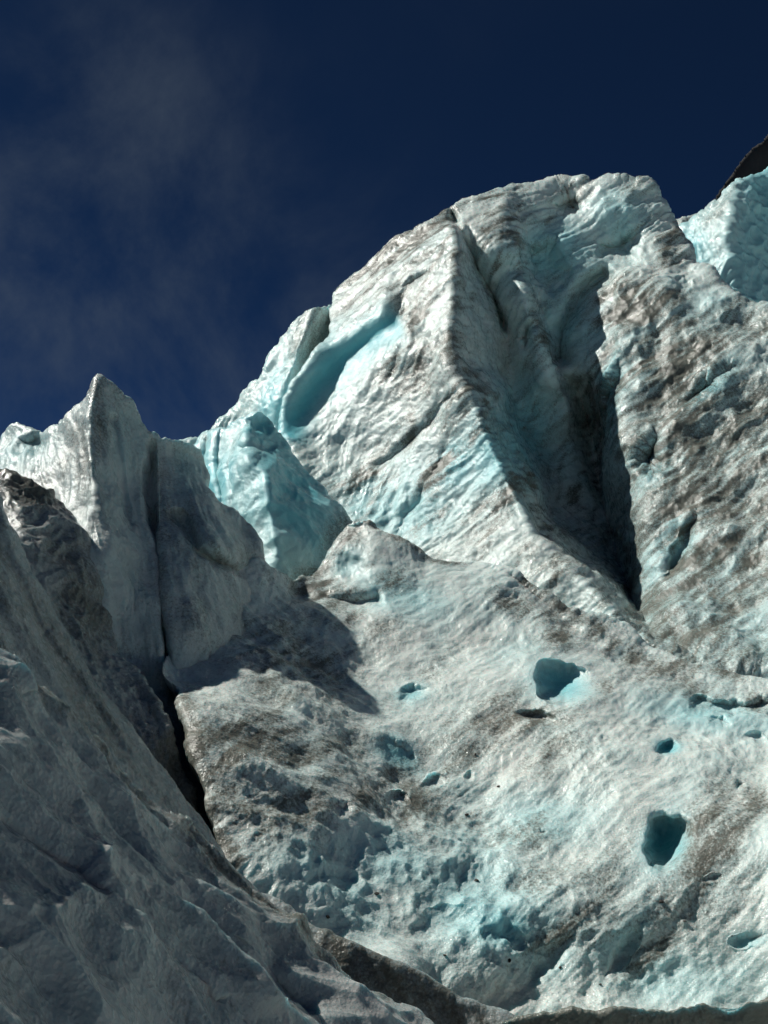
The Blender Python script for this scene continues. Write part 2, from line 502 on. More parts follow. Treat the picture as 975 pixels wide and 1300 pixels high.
def c_relief(P, N, x, y, d):
    h = base_relief(P, d, 11, 0.20, 0.03, 0.016)
    cupz = blobs(x, y, [(600, 1130, 170, 110, 25, 1.0), (760, 1220, 260, 80, 0, .8), (420, 1120, 120, 60, 35, 1.0), (900, 930, 120, 40, 8, .5)])
    wp = P + 0.10 * np.stack([perlin(P * 2.5 + 31 * j, 300 + j) for j in range(3)], 1)
    h = h + (0.05 + 0.95 * cupz) * (0.06 * cups(wp * 3.6, 5) + 0.035 * cups(wp * 8.0, 6) - 0.02)
    h = h + (0.045 * streak(P, DIAG, ACR, 0.8, 4.0, 40) + 0.025 * streak(P, DIAG, ACR, 1.5, 11.0, 42)) * sm(460, 620, x)
    bw = blobs(x, y, [(370, 830, 110, 70, 35, 1.0)])       # rough floor of the shaded bowl
    h = h + bw * (0.12 * fbm(P * 1.6, 4, 0.55, seed=48) + 0.10 * streak(P, (0.7, -0.1, -0.6), (0, 0.6, 0.8), 0.6, 3.0, 49, 3))
    h = h * (1 - 0.85 * blobs(x, y, [(cx, cy, rx * 1.3, ry * 1.3, an, 1) for (cx, cy, rx, ry, an, dep, sh) in C_PITS[:4]]))
    f = blobs(x, y, [(330, 970, 160, 90, 12, 1.0)])      # folds across the left flank
    h = h + f * (0.10 * streak(P, (0.92, 0.1, -0.3), (0, 0.6, 0.8), 0.4, 2.8, 45, 2) + 0.018 * streak(P, (0.92, 0.1, -0.3), (0, 0.6, 0.8), 1.5, 9.0, 46, 3))
    return h

def c_colour(P, N, x, y, d):
    st = streak(P, DIAG, ACR, 0.7, 6.0, 41); st2 = fbm(P * 1.6, 4, 0.6, seed=43); fin = streak(P, DIAG, ACR, 1.6, 20.0, 44, 3)
    a = blobs(x, y, [(660, 920, 110, 34, -18, .75), (700, 960, 80, 40, 15, .55), (910, 1080, 50, 60, 30, .8), (940, 1020, 60, 26, 20, .5),
                     (680, 785, 110, 22, 25, .75), (800, 830, 110, 20, 25, .8), (900, 880, 90, 16, 12, .6), (480, 1000, 130, 60, 15, .65),
                     (320, 980, 140, 85, 15, .75), (580, 850, 70, 30, -30, .35), (640, 1060, 70, 30, 0, .4), (700, 1190, 40, 22, -25, .5), (520, 690, 30, 20, 35, .5),
                     (415, 690, 34, 60, 20, 1.0), (400, 750, 60, 22, 10, 1.0), (500, 740, 50, 24, 30, .6), (820, 1215, 60, 16, -35, .55), (760, 1100, 120, 30, -15, .3),  # first two: silt made heavier to stand in for the block's shadow
                     (590, 960, 60, 20, -20, .55), (450, 790, 60, 16, 10, .6), (820, 1150, 200, 40, -10, .3), (420, 900, 60, 30, 20, .3), (360, 840, 110, 60, 35, .6)])
    a = np.maximum(a, tracks(x, y, [([(226, 870), (245, 950), (262, 1030), (285, 1085), (300, 1110)], 18, 1.1), ([(560, 935), (620, 900), (700, 860), (790, 880)], 12, .5), ([(420, 645), (470, 662), (548, 714), (600, 714)], 8, .8),  # first track: brown silt on the fold's left edge, also standing in for shade
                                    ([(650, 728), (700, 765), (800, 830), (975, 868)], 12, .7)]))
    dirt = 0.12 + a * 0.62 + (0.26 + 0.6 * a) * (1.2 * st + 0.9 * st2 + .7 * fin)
    b = blobs(x, y, [(712, 868, 38, 24, 12, .9), (845, 1068, 28, 34, 35, 1.0), (848, 950, 17, 10, 0, 1.0), (620, 1150, 130, 70, 30, .5), (420, 1130, 90, 40, 40, .35),
                     (510, 760, 70, 30, 25, .4), (900, 905, 90, 24, 8, .55), (523, 882, 22, 14, 0, .7), (505, 956, 30, 14, 30, .8), (500, 1090, 80, 40, 20, .5),
                     (780, 1200, 60, 20, -40, .5), (441, 712, 26, 24, 0, .5), (700, 1040, 80, 40, -20, .4), (950, 1192, 26, 10, 0, .7), (640, 1180, 40, 30, 0, .8), (880, 1240, 120, 40, 0, .4)])
    cl = blobs(x, y, [(441, 717, 22, 22, 0, .9), (712, 868, 34, 22, 12, 1), (843, 1068, 24, 30, 35, 1), (848, 950, 15, 9, 0, 1.0)])
    dirt = dirt * (1 - cl) - 0.3 * blobs(x, y, [(585, 765, 90, 42, 10, 1), (620, 850, 70, 40, -35, .7), (780, 890, 40, 20, 0, .6), (930, 930, 60, 16, 10, .6)])
    blue = 0.10 + b * 0.8 + 0.25 * fbm(P * 1.1, 3, seed=47) + .12 * fin
    return dirt, blue

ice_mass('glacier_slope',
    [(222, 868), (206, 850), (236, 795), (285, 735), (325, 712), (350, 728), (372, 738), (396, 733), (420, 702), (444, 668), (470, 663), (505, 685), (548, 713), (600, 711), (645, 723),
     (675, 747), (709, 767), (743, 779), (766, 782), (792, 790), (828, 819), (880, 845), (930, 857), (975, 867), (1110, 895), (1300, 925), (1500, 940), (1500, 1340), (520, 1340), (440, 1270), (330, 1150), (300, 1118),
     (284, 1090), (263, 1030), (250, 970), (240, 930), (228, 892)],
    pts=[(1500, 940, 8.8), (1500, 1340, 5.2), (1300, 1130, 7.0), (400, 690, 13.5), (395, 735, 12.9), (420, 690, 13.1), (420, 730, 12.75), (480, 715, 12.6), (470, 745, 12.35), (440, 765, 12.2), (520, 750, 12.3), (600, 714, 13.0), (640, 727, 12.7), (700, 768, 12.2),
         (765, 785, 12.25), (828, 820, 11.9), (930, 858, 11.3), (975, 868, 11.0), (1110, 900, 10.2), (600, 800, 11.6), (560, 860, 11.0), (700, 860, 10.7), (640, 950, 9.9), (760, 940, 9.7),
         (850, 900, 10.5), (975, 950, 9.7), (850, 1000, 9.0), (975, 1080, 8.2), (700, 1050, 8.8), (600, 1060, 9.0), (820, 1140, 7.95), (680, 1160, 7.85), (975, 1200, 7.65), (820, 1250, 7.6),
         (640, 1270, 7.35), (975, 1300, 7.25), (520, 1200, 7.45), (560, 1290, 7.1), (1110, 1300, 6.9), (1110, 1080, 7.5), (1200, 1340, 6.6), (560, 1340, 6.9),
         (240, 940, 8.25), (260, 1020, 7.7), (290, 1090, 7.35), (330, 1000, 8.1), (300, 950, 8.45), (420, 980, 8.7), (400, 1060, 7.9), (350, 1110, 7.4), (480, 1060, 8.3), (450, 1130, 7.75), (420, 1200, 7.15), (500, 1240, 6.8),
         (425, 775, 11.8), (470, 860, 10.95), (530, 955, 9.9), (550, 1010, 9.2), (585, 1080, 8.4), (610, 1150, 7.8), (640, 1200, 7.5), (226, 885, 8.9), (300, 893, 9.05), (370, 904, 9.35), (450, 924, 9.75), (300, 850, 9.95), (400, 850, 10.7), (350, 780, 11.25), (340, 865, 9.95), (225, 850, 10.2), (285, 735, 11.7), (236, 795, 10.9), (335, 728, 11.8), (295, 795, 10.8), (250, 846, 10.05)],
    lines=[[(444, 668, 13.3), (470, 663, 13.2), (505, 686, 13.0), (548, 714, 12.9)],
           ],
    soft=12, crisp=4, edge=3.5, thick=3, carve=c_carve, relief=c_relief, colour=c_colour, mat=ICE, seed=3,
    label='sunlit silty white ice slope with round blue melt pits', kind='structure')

# ------------------------------------------------------------------ the main serac
def e_carve(x, y, d):
    d = groove(x, y, d, [(570, 262), (583, 292), (602, 335), (626, 376), (645, 430)], 5, 0.5)
    d = hole(x, y, d, 671, 427, 10, 24, 8, 0.4, 1.0)
    d = hole(x, y, d, 722, 262, 22, 18, 0, 0.5, 1.0)
    d = hole(x, y, d, 790, 318, 34, 24, -20, 0.4, 1.1)
    d = hole(x, y, d, 530, 358, 24, 7, -30, 0.22, 1.0)
    d = hole(x, y, d, 783, 505, 16, 40, 8, 0.45, 1.0)
    d = hole(x, y, d, 828, 585, 20, 32, 15, 0.4, 1.0)
    d = hole(x, y, d, 900, 495, 40, 12, -35, 0.3, 1.1)
    d = hole(x, y, d, 865, 700, 14, 50, 25, 0.3, 1.1)
    d = hole(x, y, d, 690, 340, 40, 34, 20, 0.5, .8)
    d = groove(x, y, d, [(735, 500), (752, 560), (765, 640), (785, 720), (800, 770), (822, 805)], 14, 0.4)
    d = groove(x, y, d, [(780, 340), (740, 370), (715, 420), (712, 470)], 12, 0.6)
    d = groove(x, y, d, [(470, 602), (500, 584), (518, 566), (548, 540), (562, 515), (585, 495)], 7, 0.11)
    d = groove(x, y, d, [(500, 690), (518, 655), (535, 640), (556, 598), (572, 560)], 6, 0.08)
    return d

def e_relief(P, N, x, y, d):
    h = base_relief(P, d, 21, 0.22, 0.02, 0.0, 0.6) + 0.07 * fbm(P * 2.6, 6, 0.66, seed=68)
    msk = sm(-0.15, 0.3, fbm(P * 0.45, 2, seed=66))
    h = h + 0.07 * fbm(np.stack([P @ np.array(DIAG) * 0.35, P @ np.array(ACR) * 0.9, P[:, 1] * 0.5], 1), 3, 0.45, seed=67, ridged=True)
    wp = P + 0.15 * np.stack([perlin(P * 1.7 + 31 * j, 320 + j) for j in range(3)], 1)
    right = sm(740, 800, x - 0.26 * np.clip(y - 500, 0, None))
    h = h + 0.32 * right * sm(310, 400, y) * fbm(P * np.array([0.9, 0.9, 0.6]), 4, 0.5, seed=58)
    h = h + (0.05 + 0.75 * right) * (0.15 * cups(wp * np.array([1.2, 1.2, 0.7]), 7) + 0.08 * cups(wp * 3.6, 8))
    h = h + (0.03 + 0.06 * msk) * streak(P, DIAG, ACR, 0.5, 3.6, 60)
    h = h + (0.012 + 0.035 * msk) * streak(P, DIAG, ACR, 1.2, 11.0, 61)
    f = blobs(x, y, [(510, 450, 55, 50, -50, 1.0), (440, 560, 50, 40, -40, .5), (520, 640, 80, 45, 20, .8), (600, 420, 30, 80, 0, .5)])   # runnels
    h = h + f * 0.14 * streak(P, (-0.30, -0.35, -0.9), (1, 0, -0.3), 0.45, 4.2, 69, 3)
    scoop = tracks(x, y, [([(366, 560), (374, 530), (402, 488), (436, 453), (478, 424), (515, 405)], 26, 1.0)])
    return h * (1 - 0.8 * scoop)

def e_colour(P, N, x, y, d):
    st = streak(P, DIAG, ACR, 0.45, 3.6, 62); st2 = fbm(P * 0.9, 4, 0.6, seed=63); fin = streak(P, DIAG, ACR, 1.0, 12.0, 64, 3)
    right = sm(740, 800, x) * sm(330, 420, y)
    a = blobs(x, y, [(505, 320, 95, 36, -32, 1.1), (620, 290, 26, 40, 0, .75), (540, 400, 45, 40, 0, .65), (520, 460, 50, 40, 0, .55), (560, 590, 16, 60, 20, .8), (480, 590, 60, 30, -40, .55),
                     (640, 640, 24, 60, 30, .8), (690, 715, 40, 20, 40, .6), (800, 390, 60, 40, 0, .8), (850, 470, 50, 60, 40, .55), (720, 250, 24, 20, 0, .6), (850, 310, 20, 40, 0, .6),
                     (760, 510, 30, 60, 0, .7), (900, 700, 90, 120, 40, .6), (860, 560, 40, 60, 20, .6), (950, 560, 50, 70, 30, .4), (600, 510, 20, 40, 0, .6), (740, 640, 30, 90, 10, .4)])
    a = np.maximum(a, tracks(x, y, [([(578, 288), (580, 327), (577, 387), (570, 453), (606, 517), (657, 629), (709, 707), (828, 816)], 12, .45), ([(640, 266), (655, 320), (690, 440), (722, 510)], 8, .5)]))
    a = a * (0.55 + 0.9 * sm(-0.25, 0.35, fbm(P * 1.7, 3, seed=59)))
    dirt = 0.14 + 0.28 * right + a * 0.55 + (0.36 + 0.5 * a) * (1.2 * st + 0.9 * st2 + 1.5 * fin) + 0.75 * (1 - right) * np.clip(streak(P, (-0.30, -0.35, -0.9), (1, 0, -0.3), 0.35, 4.5, 73, 4), 0, None)
    b = blobs(x, y, [(420, 470, 60, 28, -52, 1.0), (375, 530, 14, 34, 10, .8), (580, 590, 22, 40, 25, .75), (480, 640, 60, 40, 10, .55), (700, 330, 60, 50, 0, .6), (790, 280, 40, 40, 0, .45),
                     (650, 560, 60, 90, 20, .7), (850, 700, 30, 60, 25, .4), (780, 500, 18, 40, 0, .6), (900, 500, 40, 16, -35, .6), (830, 590, 22, 30, 0, .6), (720, 400, 50, 60, 0, .5), (530, 650, 60, 60, 0, .45)])
    sc_ = tracks(x, y, [([(362, 570), (374, 530), (402, 488), (436, 453), (478, 424), (515, 405)], 24, 1.0)])
    dirt = dirt * (1 - sc_)
    b = np.maximum(b, sc_)
    blue = 0.12 + 0.12 * right + b * 0.85 + .3 * fbm(P * 0.6, 3, seed=65) * (1 - sc_) + .1 * fin
    return dirt, blue

ice_mass('ice_serac',
    [(355, 550), (359, 520), (373, 488), (396, 455), (418, 428), (420, 405), (427, 380), (447, 350), (475, 325), (510, 298), (545, 280), (578, 264), (600, 253), (650, 236), (690, 238), (704, 234), (722, 231),
     (740, 230), (755, 236), (770, 230), (800, 229), (815, 229), (828, 240), (845, 272), (860, 300), (880, 338), (905, 352), (940, 378), (975, 396), (1060, 420), (1160, 470), (1300, 500), (1450, 570), (1450, 990), (1160, 950), (850, 920), (700, 830), (540, 780), (420, 690)],
    pts=[(1450, 570, 13.2), (1450, 990, 9.2), (650, 237, 21), (720, 232, 21.5), (760, 232, 21), (815, 230, 20.5), (850, 285, 20), (878, 340, 19.3), (905, 352, 18.6), (940, 378, 18), (975, 397, 17.6),
         (790, 270, 20.0), (790, 318, 20.2), (750, 330, 19.9), (830, 345, 18.9), (690, 290, 20.6), (730, 290, 20.4),
         (425, 385, 20.6), (475, 325, 20.6), (545, 280, 20.2), (500, 400, 18.6), (540, 400, 17.9), (510, 350, 19.0),
         (361, 525, 17.9), (377, 490, 18.2), (399, 459, 18.4), (422, 434, 18.5), (455, 411, 18.3), (492, 393, 17.9), (374, 538, 18.2), (400, 492, 18.6), (434, 457, 18.75), (470, 431, 18.5), (500, 412, 18.2), (388, 562, 17.7), (427, 518, 17.9), (467, 480, 17.8), (507, 442, 17.4), (430, 560, 17.6), (480, 520, 17.4), (530, 470, 17.2), (500, 600, 16.6), (560, 560, 16.2), (460, 640, 16.4), (560, 640, 15.4), (520, 700, 15.2), (620, 680, 14.4), (600, 715, 14.2), (680, 740, 13.6),
         (650, 520, 18.9), (690, 580, 18.8), (705, 650, 17.8), (745, 710, 16.3), (642, 475, 19.5), (632, 325, 19.0),
         (750, 420, 18.9), (770, 470, 18.0), (790, 520, 17.2), (800, 600, 16.2), (820, 700, 14.8), (850, 820, 12.5), (880, 450, 17.4), (850, 400, 18.2), (880, 600, 15.6), (900, 720, 14.0),
         (975, 420, 17.4), (975, 560, 15.6), (975, 700, 13.9), (975, 860, 11.6), (1160, 460, 15.5), (1160, 700, 12), (1160, 900, 10.5), (850, 920, 11.8), (700, 830, 13), (540, 780, 14.5), (420, 690, 16)],
    lines=[[(578, 288, 19.0), (580, 327, 18.2), (577, 387, 17.4), (570, 453, 16.7), (580, 480, 16.3), (606, 517, 15.8), (621, 558, 15.4), (638, 595, 15.0), (657, 629, 14.6), (679, 683, 14.0), (709, 707, 13.7),
            (743, 741, 13.2), (784, 782, 12.6), (828, 816, 12.1), (900, 860, 11.6)],
           [(732, 490, 19.6), (752, 560, 19.6), (768, 640, 18.7), (788, 720, 16.9), (808, 775, 14.6), (828, 806, 12.7)],
           [(640, 268, 20.0), (655, 320, 19.3), (670, 393, 18.5), (683, 427, 18.25), (697, 475, 18.2), (722, 512, 18.5), (728, 560, 18.9)],
           [(652, 268, 20.4), (668, 320, 20.2), (684, 393, 19.6), (698, 427, 19.4), (712, 475, 19.0)],
           [(592, 285, 19.8), (606, 335, 19.8), (627, 376, 19.7), (645, 430, 19.5)]],
    soft=10, crisp=3, edge=10, thick=6, carve=e_carve, relief=e_relief, colour=e_colour, mat=ICE, seed=7,
    label='tallest ice peak, streaked with dark silt, with a blue scoop in its flank', cat='serac')

# shoulder behind the scoop
def far_relief(seed, s=1.0):
    def f(P, N, x, y, d):
        h = base_relief(P, d, seed, 0.3, 0.07, 0.06, 0.6)
        return (h + 0.1 * streak(P, (0.3, 0.1, 0.9), (1, 0, 0), 0.6, 5.0, seed + 5)) * s
    return f
def s_colour(P, N, x, y, d):
    st = streak(P, (.4, .1, .8), (1, 0, 0), 0.5, 4.0, 70)
    a = blobs(x, y, [(395, 430, 24, 50, 20, .9), (275, 550, 20, 8, -30, .6)])
    return 0.05 + a * .6 + (0.2 + .4 * a) * 1.5 * st, 0.25 + .35 * fbm(P * .5, 3, seed=71) + blobs(x, y, [(350, 510, 20, 50, 10, .5)])
ice_mass('ice_shoulder',
    [(225, 562), (240, 553), (262, 547), (285, 525), (303, 508), (318, 484), (328, 482), (337, 458), (356, 428), (380, 404), (410, 392), (425, 388), (460, 480), (430, 600), (300, 670), (230, 620)],
    pts=[(240, 556, 20.6), (300, 510, 21.0), (330, 480, 20.8), (380, 405, 21.2), (300, 570, 20.4), (420, 450, 21.6), (430, 560, 21), (425, 390, 21.6), (300, 660, 19), (230, 620, 20)],
    lines=[[(398, 398, 20.7), (380, 440, 20.2), (362, 490, 19.8), (350, 540, 19.5), (345, 580, 19.3)]],
    soft=8, crisp=2.5, edge=8, thick=4, relief=far_relief(81, 0.8), colour=s_colour, mat=ICE, seed=8,
    label='pale ice shoulder with a dark grooved side, behind the blue scooped peak', cat='serac')

# blue block in the saddle
def d_carve(x, y, d):
    d = hole(x, y, d, 332, 537, 19, 16, 0, 0.26, 1.2)
    d = hole(x, y, d, 330, 576, 24, 19, 20, 0.24, 1.2)
    f = blobs(x, y, [(275, 600, 22, 50, -10, 1)])
    return d + f * 0.08 * np.sin(x / 2.6 + np.sin(y / 15))
def d_relief(P, N, x, y, d):
    h = base_relief(P, d, 31, 0.2, 0.03, 0.02, 0.8)
    return h + 0.06 * cups(P * 2.0, 33) + 0.02 * cups(P * 5.0, 36)
def d_colour(P, N, x, y, d):
    a = blobs(x, y, [(430, 680, 26, 40, 30, .7), (400, 735, 40, 18, 0, .8), (265, 560, 10, 6, 0, .5)])
    return a * .8 + 0.1 * fbm(P * 3, 3, seed=34), 0.5 + .45 * blobs(x, y, [(370, 620, 45, 70, -20, 1), (330, 545, 20, 20, 0, 1), (270, 600, 20, 50, 0, .7)]) + .35 * fbm(P * 1.2, 3, seed=35)
ice_mass('ice_block',
    [(250, 575), (262, 556), (290, 547), (303, 532), (318, 522), (332, 523), (344, 536), (350, 550), (372, 577), (398, 608), (432, 645), (455, 690), (445, 760), (330, 770), (280, 700), (255, 640)],
    pts=[(255, 565, 16.5), (260, 620, 15.7), (300, 680, 14.5), (280, 640, 15.0), (290, 560, 15.9), (355, 555, 16.3), (385, 600, 15.9), (430, 645, 15.5), (425, 700, 14.7), (385, 725, 14.0), (350, 760, 13.3), (440, 760, 14), (290, 740, 14)],
    lines=[[(325, 523, 15.9), (312, 552, 15.4), (322, 585, 14.8), (338, 600, 14.6), (343, 650, 14.1), (352, 700, 13.7)]],
    soft=8, crisp=3, edge=9, thick=3, carve=d_carve, relief=d_relief, colour=d_colour, mat=ICE, seed=9,
    label='bright turquoise ice block with a knobbed top in the saddle', cat='ice block')

# the pointed serac on the left
def b_carve(x, y, d):
    d = groove(x, y, d, [(193, 550), (191, 620), (193, 660), (201, 710), (205, 780), (214, 850), (224, 905)], 4.0, 0.38)
    d = groove(x, y, d, [(140, 520), (155, 600), (165, 680)], 6, 0.10)
    d = groove(x, y, d, [(220, 640), (250, 700), (300, 725), (335, 728)], 8, 0.25)
    d = hole(x, y, d, 42, 567, 26, 16, -20, .2, 1.3)
    return d
def b_relief(P, N, x, y, d):
    h = base_relief(P, d, 51, 0.16, 0.02, 0.0, 0.85) + 0.04 * fbm(P * 3.0, 5, 0.6, seed=57)
    h = h + 0.07 * streak(P, (0.25, 0.05, -0.95), (1, 0.1, 0.2), 0.7, 6.0, 52)
    return h + 0.03 * cups(P * 2.2, 53)
def b_colour(P, N, x, y, d):
    st = streak(P, (0.25, 0.05, -0.95), (1, 0.1, 0.2), 0.7, 5.0, 54); st2 = fbm(P * 1.2, 4, .6, seed=55)
    a = blobs(x, y, [(110, 580, 30, 60, 10, .8), (118, 490, 14, 24, 0, .6), (230, 680, 60, 90, -30, .5), (290, 710, 50, 24, 10, .6), (270, 800, 80, 50, 0, .4), (210, 600, 24, 60, 0, .5), (150, 900, 60, 80, 0, .5), (90, 600, 50, 24, -20, .5)])
    b = blobs(x, y, [(30, 570, 40, 30, 0, .6), (170, 560, 40, 50, 0, .4), (240, 600, 24, 40, 0, .6), (270, 670, 50, 30, 0, .4)])
    return 0.15 + a * .45 + (0.25 + .4 * a) * (1.2 * st + st2), 0.2 + b * .6 + .25 * fbm(P * .9, 3, seed=56)
ice_mass('ice_spire',
    [(-300, 650), (-180, 600), (-60, 575), (0, 565), (8, 548), (22, 538), (36, 545), (50, 550), (66, 547), (85, 535), (98, 515), (111, 502), (114, 488), (124, 476), (133, 482), (150, 496), (163, 506), (177, 522), (192, 545), (205, 556), (222, 558), (243, 563), (257, 572),
     (264, 598), (262, 618), (277, 640), (300, 650), (318, 668), (333, 698), (339, 722), (352, 742), (420, 800), (480, 900), (400, 980), (300, 1100), (200, 1080), (0, 1000), (-300, 900)],
    pts=[(-300, 650, 13.2), (-300, 900, 8.4), (-120, 600, 13), (-40, 575, 12.9), (22, 540, 12.6), (60, 560, 12.2), (20, 585, 11.9), (0, 625, 11.2), (60, 600, 11.3), (80, 640, 10.8), (70, 545, 12), (97, 522, 11.8),
         (165, 540, 11.7), (200, 560, 12.0), (170, 620, 11.3), (180, 700, 10.7), (240, 600, 12.0), (262, 600, 12.7), (230, 700, 10.8), (280, 690, 11.0), (325, 700, 12.1), (300, 740, 11.3), (250, 800, 10.0), (225, 850, 9.75),
         (340, 760, 11.9), (300, 850, 10.4), (400, 850, 11.6), (200, 900, 9.7), (150, 800, 9.8), (100, 760, 9.5), (60, 700, 9.9), (0, 720, 9.4), (100, 900, 8.9), (0, 900, 8.2), (480, 900, 11.6), (400, 980, 10.6), (220, 1060, 8.9), (-120, 900, 8)],
    lines=[[(124, 477, 11.6), (113, 520, 11.2), (112, 560, 10.9), (118, 600, 10.6), (125, 650, 10.3), (135, 700, 10.0)]],
    soft=10, crisp=3, edge=5, rough=2.0, thick=3, carve=b_carve, relief=b_relief, colour=b_colour, mat=HALF_SHADE_TONE, seed=12,
    label='sharp pointed ice spire with a thin dark crack down its shaded face', cat='serac')

# dark lump in front of the spire
def l_colour(P, N, x, y, d):
    return 0.3 + .5 * fbm(P * 2, 4, .6, seed=92) + blobs(x, y, [(40, 620, 60, 24, 20, .5), (110, 760, 30, 80, -20, .3)]), 0.15 + .2 * fbm(P, 3, seed=93)
ice_mass('ice_hump',
    [(-240, 610), (-80, 590), (0, 597), (20, 601), (50, 617), (78, 640), (92, 668), (108, 700), (125, 760), (150, 830), (200, 900), (250, 1000), (240, 1080), (100, 1000), (-240, 820)],
    pts=[(-240, 610, 10.4), (-240, 820, 7.6), (-80, 600, 10.2), (0, 598, 9.9), (40, 615, 9.9), (80, 645, 10.1), (110, 700, 9.9), (150, 830, 9.3), (30, 680, 9.2), (70, 760, 9.0), (0, 740, 8.5), (110, 860, 8.5), (200, 930, 8.5), (240, 1040, 8.3), (60, 950, 7.4), (-80, 800, 7.0)],
    soft=9, edge=10, thick=2, relief=lambda P, N, x, y, d: base_relief(P, d, 95, .16, .08, .025), colour=l_colour, mat=SHADE_TONE, seed=13,
    label='low dirt-topped ice hump leaning against the pointed spire', cat='ice hump')

# smooth rib, then the foreground slope
def rib_relief(P, N, x, y, d):
    return 0.35 * base_relief(P, d, 101, .16, .08, .03) + 0.035 * streak(P, (0.65, 0.3, -0.7), (0.5, -.6, .6), 0.5, 6.0, 102)
def rib_carve(x, y, d):
    d = groove(x, y, d, [(-20, 640), (15, 720), (55, 810), (110, 890), (170, 980)], 8, 0.09)
    return groove(x, y, d, [(-30, 720), (20, 820), (80, 900)], 10, 0.08)
def rib_colour(P, N, x, y, d):
    st = streak(P, (0.65, 0.3, -0.7), (0.5, -.6, .6), 0.5, 7.0, 103)
    return 0.32 + .8 * st + blobs(x, y, [(500, 1240, 140, 30, 30, .35)]), 0.25 + .3 * fbm(P * 1.3, 3, seed=104)
ice_mass('ice_rib',
    [(-250, 420), (-140, 490), (-60, 560), (0, 632), (20, 680), (45, 735), (75, 790), (110, 850), (150, 905), (200, 975), (250, 1040), (285, 1090), (330, 1133), (400, 1178), (450, 1198), (520, 1230), (580, 1268), (640, 1288), (700, 1320), (650, 1345), (350, 1345), (-60, 1060), (-250, 930)],
    pts=[(0, 800, 5.7), (100, 930, 5.9), (250, 1130, 5.9), (400, 1250, 6.25), (500, 1300, 6.25), (-60, 700, 6), (-250, 620, 5.4), (-250, 930, 4.4), (-60, 1060, 4.9), (350, 1345, 5)],
    lines=[[(-250, 420, 6.1), (-60, 560, 6.5), (0, 632, 6.7), (75, 790, 6.7), (150, 905, 6.7), (250, 1040, 6.8), (330, 1133, 6.7), (450, 1198, 6.4), (640, 1288, 6.3), (700, 1320, 6.2)]],
    soft=8, edge=7, thick=2.4, carve=rib_carve, relief=rib_relief, colour=rib_colour, mat=SHADE_TONE, seed=14,
    label='long smooth grey ice rib slanting down beside the foreground slope', cat='ice rib')

def a_carve(x, y, d):
    for ln, w, dep in [([(-30, 1020), (60, 1105), (110, 1165), (190, 1225), (280, 1310)], 16, .20), ([(60, 930), (120, 1030), (180, 1100), (260, 1180), (330, 1240), (420, 1320)], 15, .20),
                       ([(150, 1010), (220, 1080), (300, 1170)], 9, .1), ([(0, 880), (60, 960), (90, 1040)], 10, .12)]:
        d = groove(x, y, d, ln, w, dep * 0.5)
    return d
def a_relief(P, N, x, y, d):
    h = base_relief(P, d, 111, .08, .0, .005, 1.3)
    wp = P + 0.12 * np.stack([perlin(P * 2 + 31 * j, 330 + j) for j in range(3)], 1)
    a = np.array([0.7, 0.45, -0.55]); a /= np.linalg.norm(a)
    c = np.array([0.6, -0.7, 0.3]); c -= a * (c @ a); c /= np.linalg.norm(c)
    t = np.cross(a, c)
    q = np.stack([wp @ a * 1.5, wp @ c * 3.4, wp @ t * 3.4], 1)     # ripples drawn out down the slope
    return h + 0.13 * cups(q, 113) + 0.04 * cups(q * 2.3, 114) + 0.008 * cups(wp * 16, 115)
def a_colour(P, N, x, y, d):
    cr = tracks(x, y, [([(0, 842), (130, 955), (230, 1065), (310, 1135), (395, 1205), (530, 1300)], 16, .5)])
    return 0.12 + cr + .35 * fbm(P * 3, 4, .6, seed=115), 0.14 + .3 * fbm(P * 1.6, 3, seed=116)
ice_mass('foreground_ice_slope',
    [(-260, 640), (-160, 715), (-70, 780), (0, 842), (30, 870), (60, 895), (95, 925), (130, 955), (165, 1000), (180, 1008), (205, 1045), (230, 1063), (270, 1093), (310, 1133), (350, 1163), (395, 1203), (430, 1233), (480, 1263), (530, 1298), (570, 1345), (-260, 1360)],
    pts=[(0, 1000, 3.5), (100, 1100, 3.75), (200, 1200, 3.8), (0, 1200, 2.95), (0, 1340, 2.5), (200, 1340, 3.35), (350, 1300, 4.25), (100, 1340, 2.9), (-70, 1000, 3.3), (-70, 1350, 2.3), (-260, 1000, 2.75), (-260, 1360, 1.95), (570, 1345, 4.95)],
    lines=[[(-260, 640, 3.9), (-70, 780, 4.3), (0, 842, 4.4), (130, 955, 4.85), (230, 1065, 5.0), (310, 1135, 5.0), (395, 1205, 5.0), (530, 1300, 5.05)]],
    soft=9, edge=6, thick=2.0, carve=a_carve, relief=a_relief, colour=a_colour, mat=SHADE_TONE, seed=15, step=1.4,
    label='shaded rippled grey ice slope in the foreground', kind='structure')

# low dirty lip at the foot of the slope, silt deepened in place of shade
ice_mass('ice_lip',
    [(540, 1324), (600, 1306), (650, 1292), (720, 1282), (760, 1285), (800, 1278), (850, 1283), (890, 1274), (930, 1278), (975, 1268), (1100, 1258), (1400, 1240), (1400, 1350), (540, 1350)],
    pts=[(540, 1310, 6.0), (650, 1276, 5.95), (790, 1262, 5.8), (975, 1255, 5.6), (1100, 1240, 5.5), (600, 1345, 6.0), (800, 1345, 5.86), (1000, 1345, 5.68), (1100, 1345, 5.6)],
    soft=6, edge=5, rough=3, thick=0.6, relief=lambda P, N, x, y, d: base_relief(P, d, 121, .08, .0, .03, 1.5) + 0.03 * cups(P * 7.0, 123), mat=ICE, seed=16,
    colour=lambda P, N, x, y, d: (0.95 + .5 * fbm(P * 3, 4, .6, seed=122), np.full(len(x), .1)),
    label='low silt- and shade-darkened ice lip below the pitted slope', cat='ice lip')

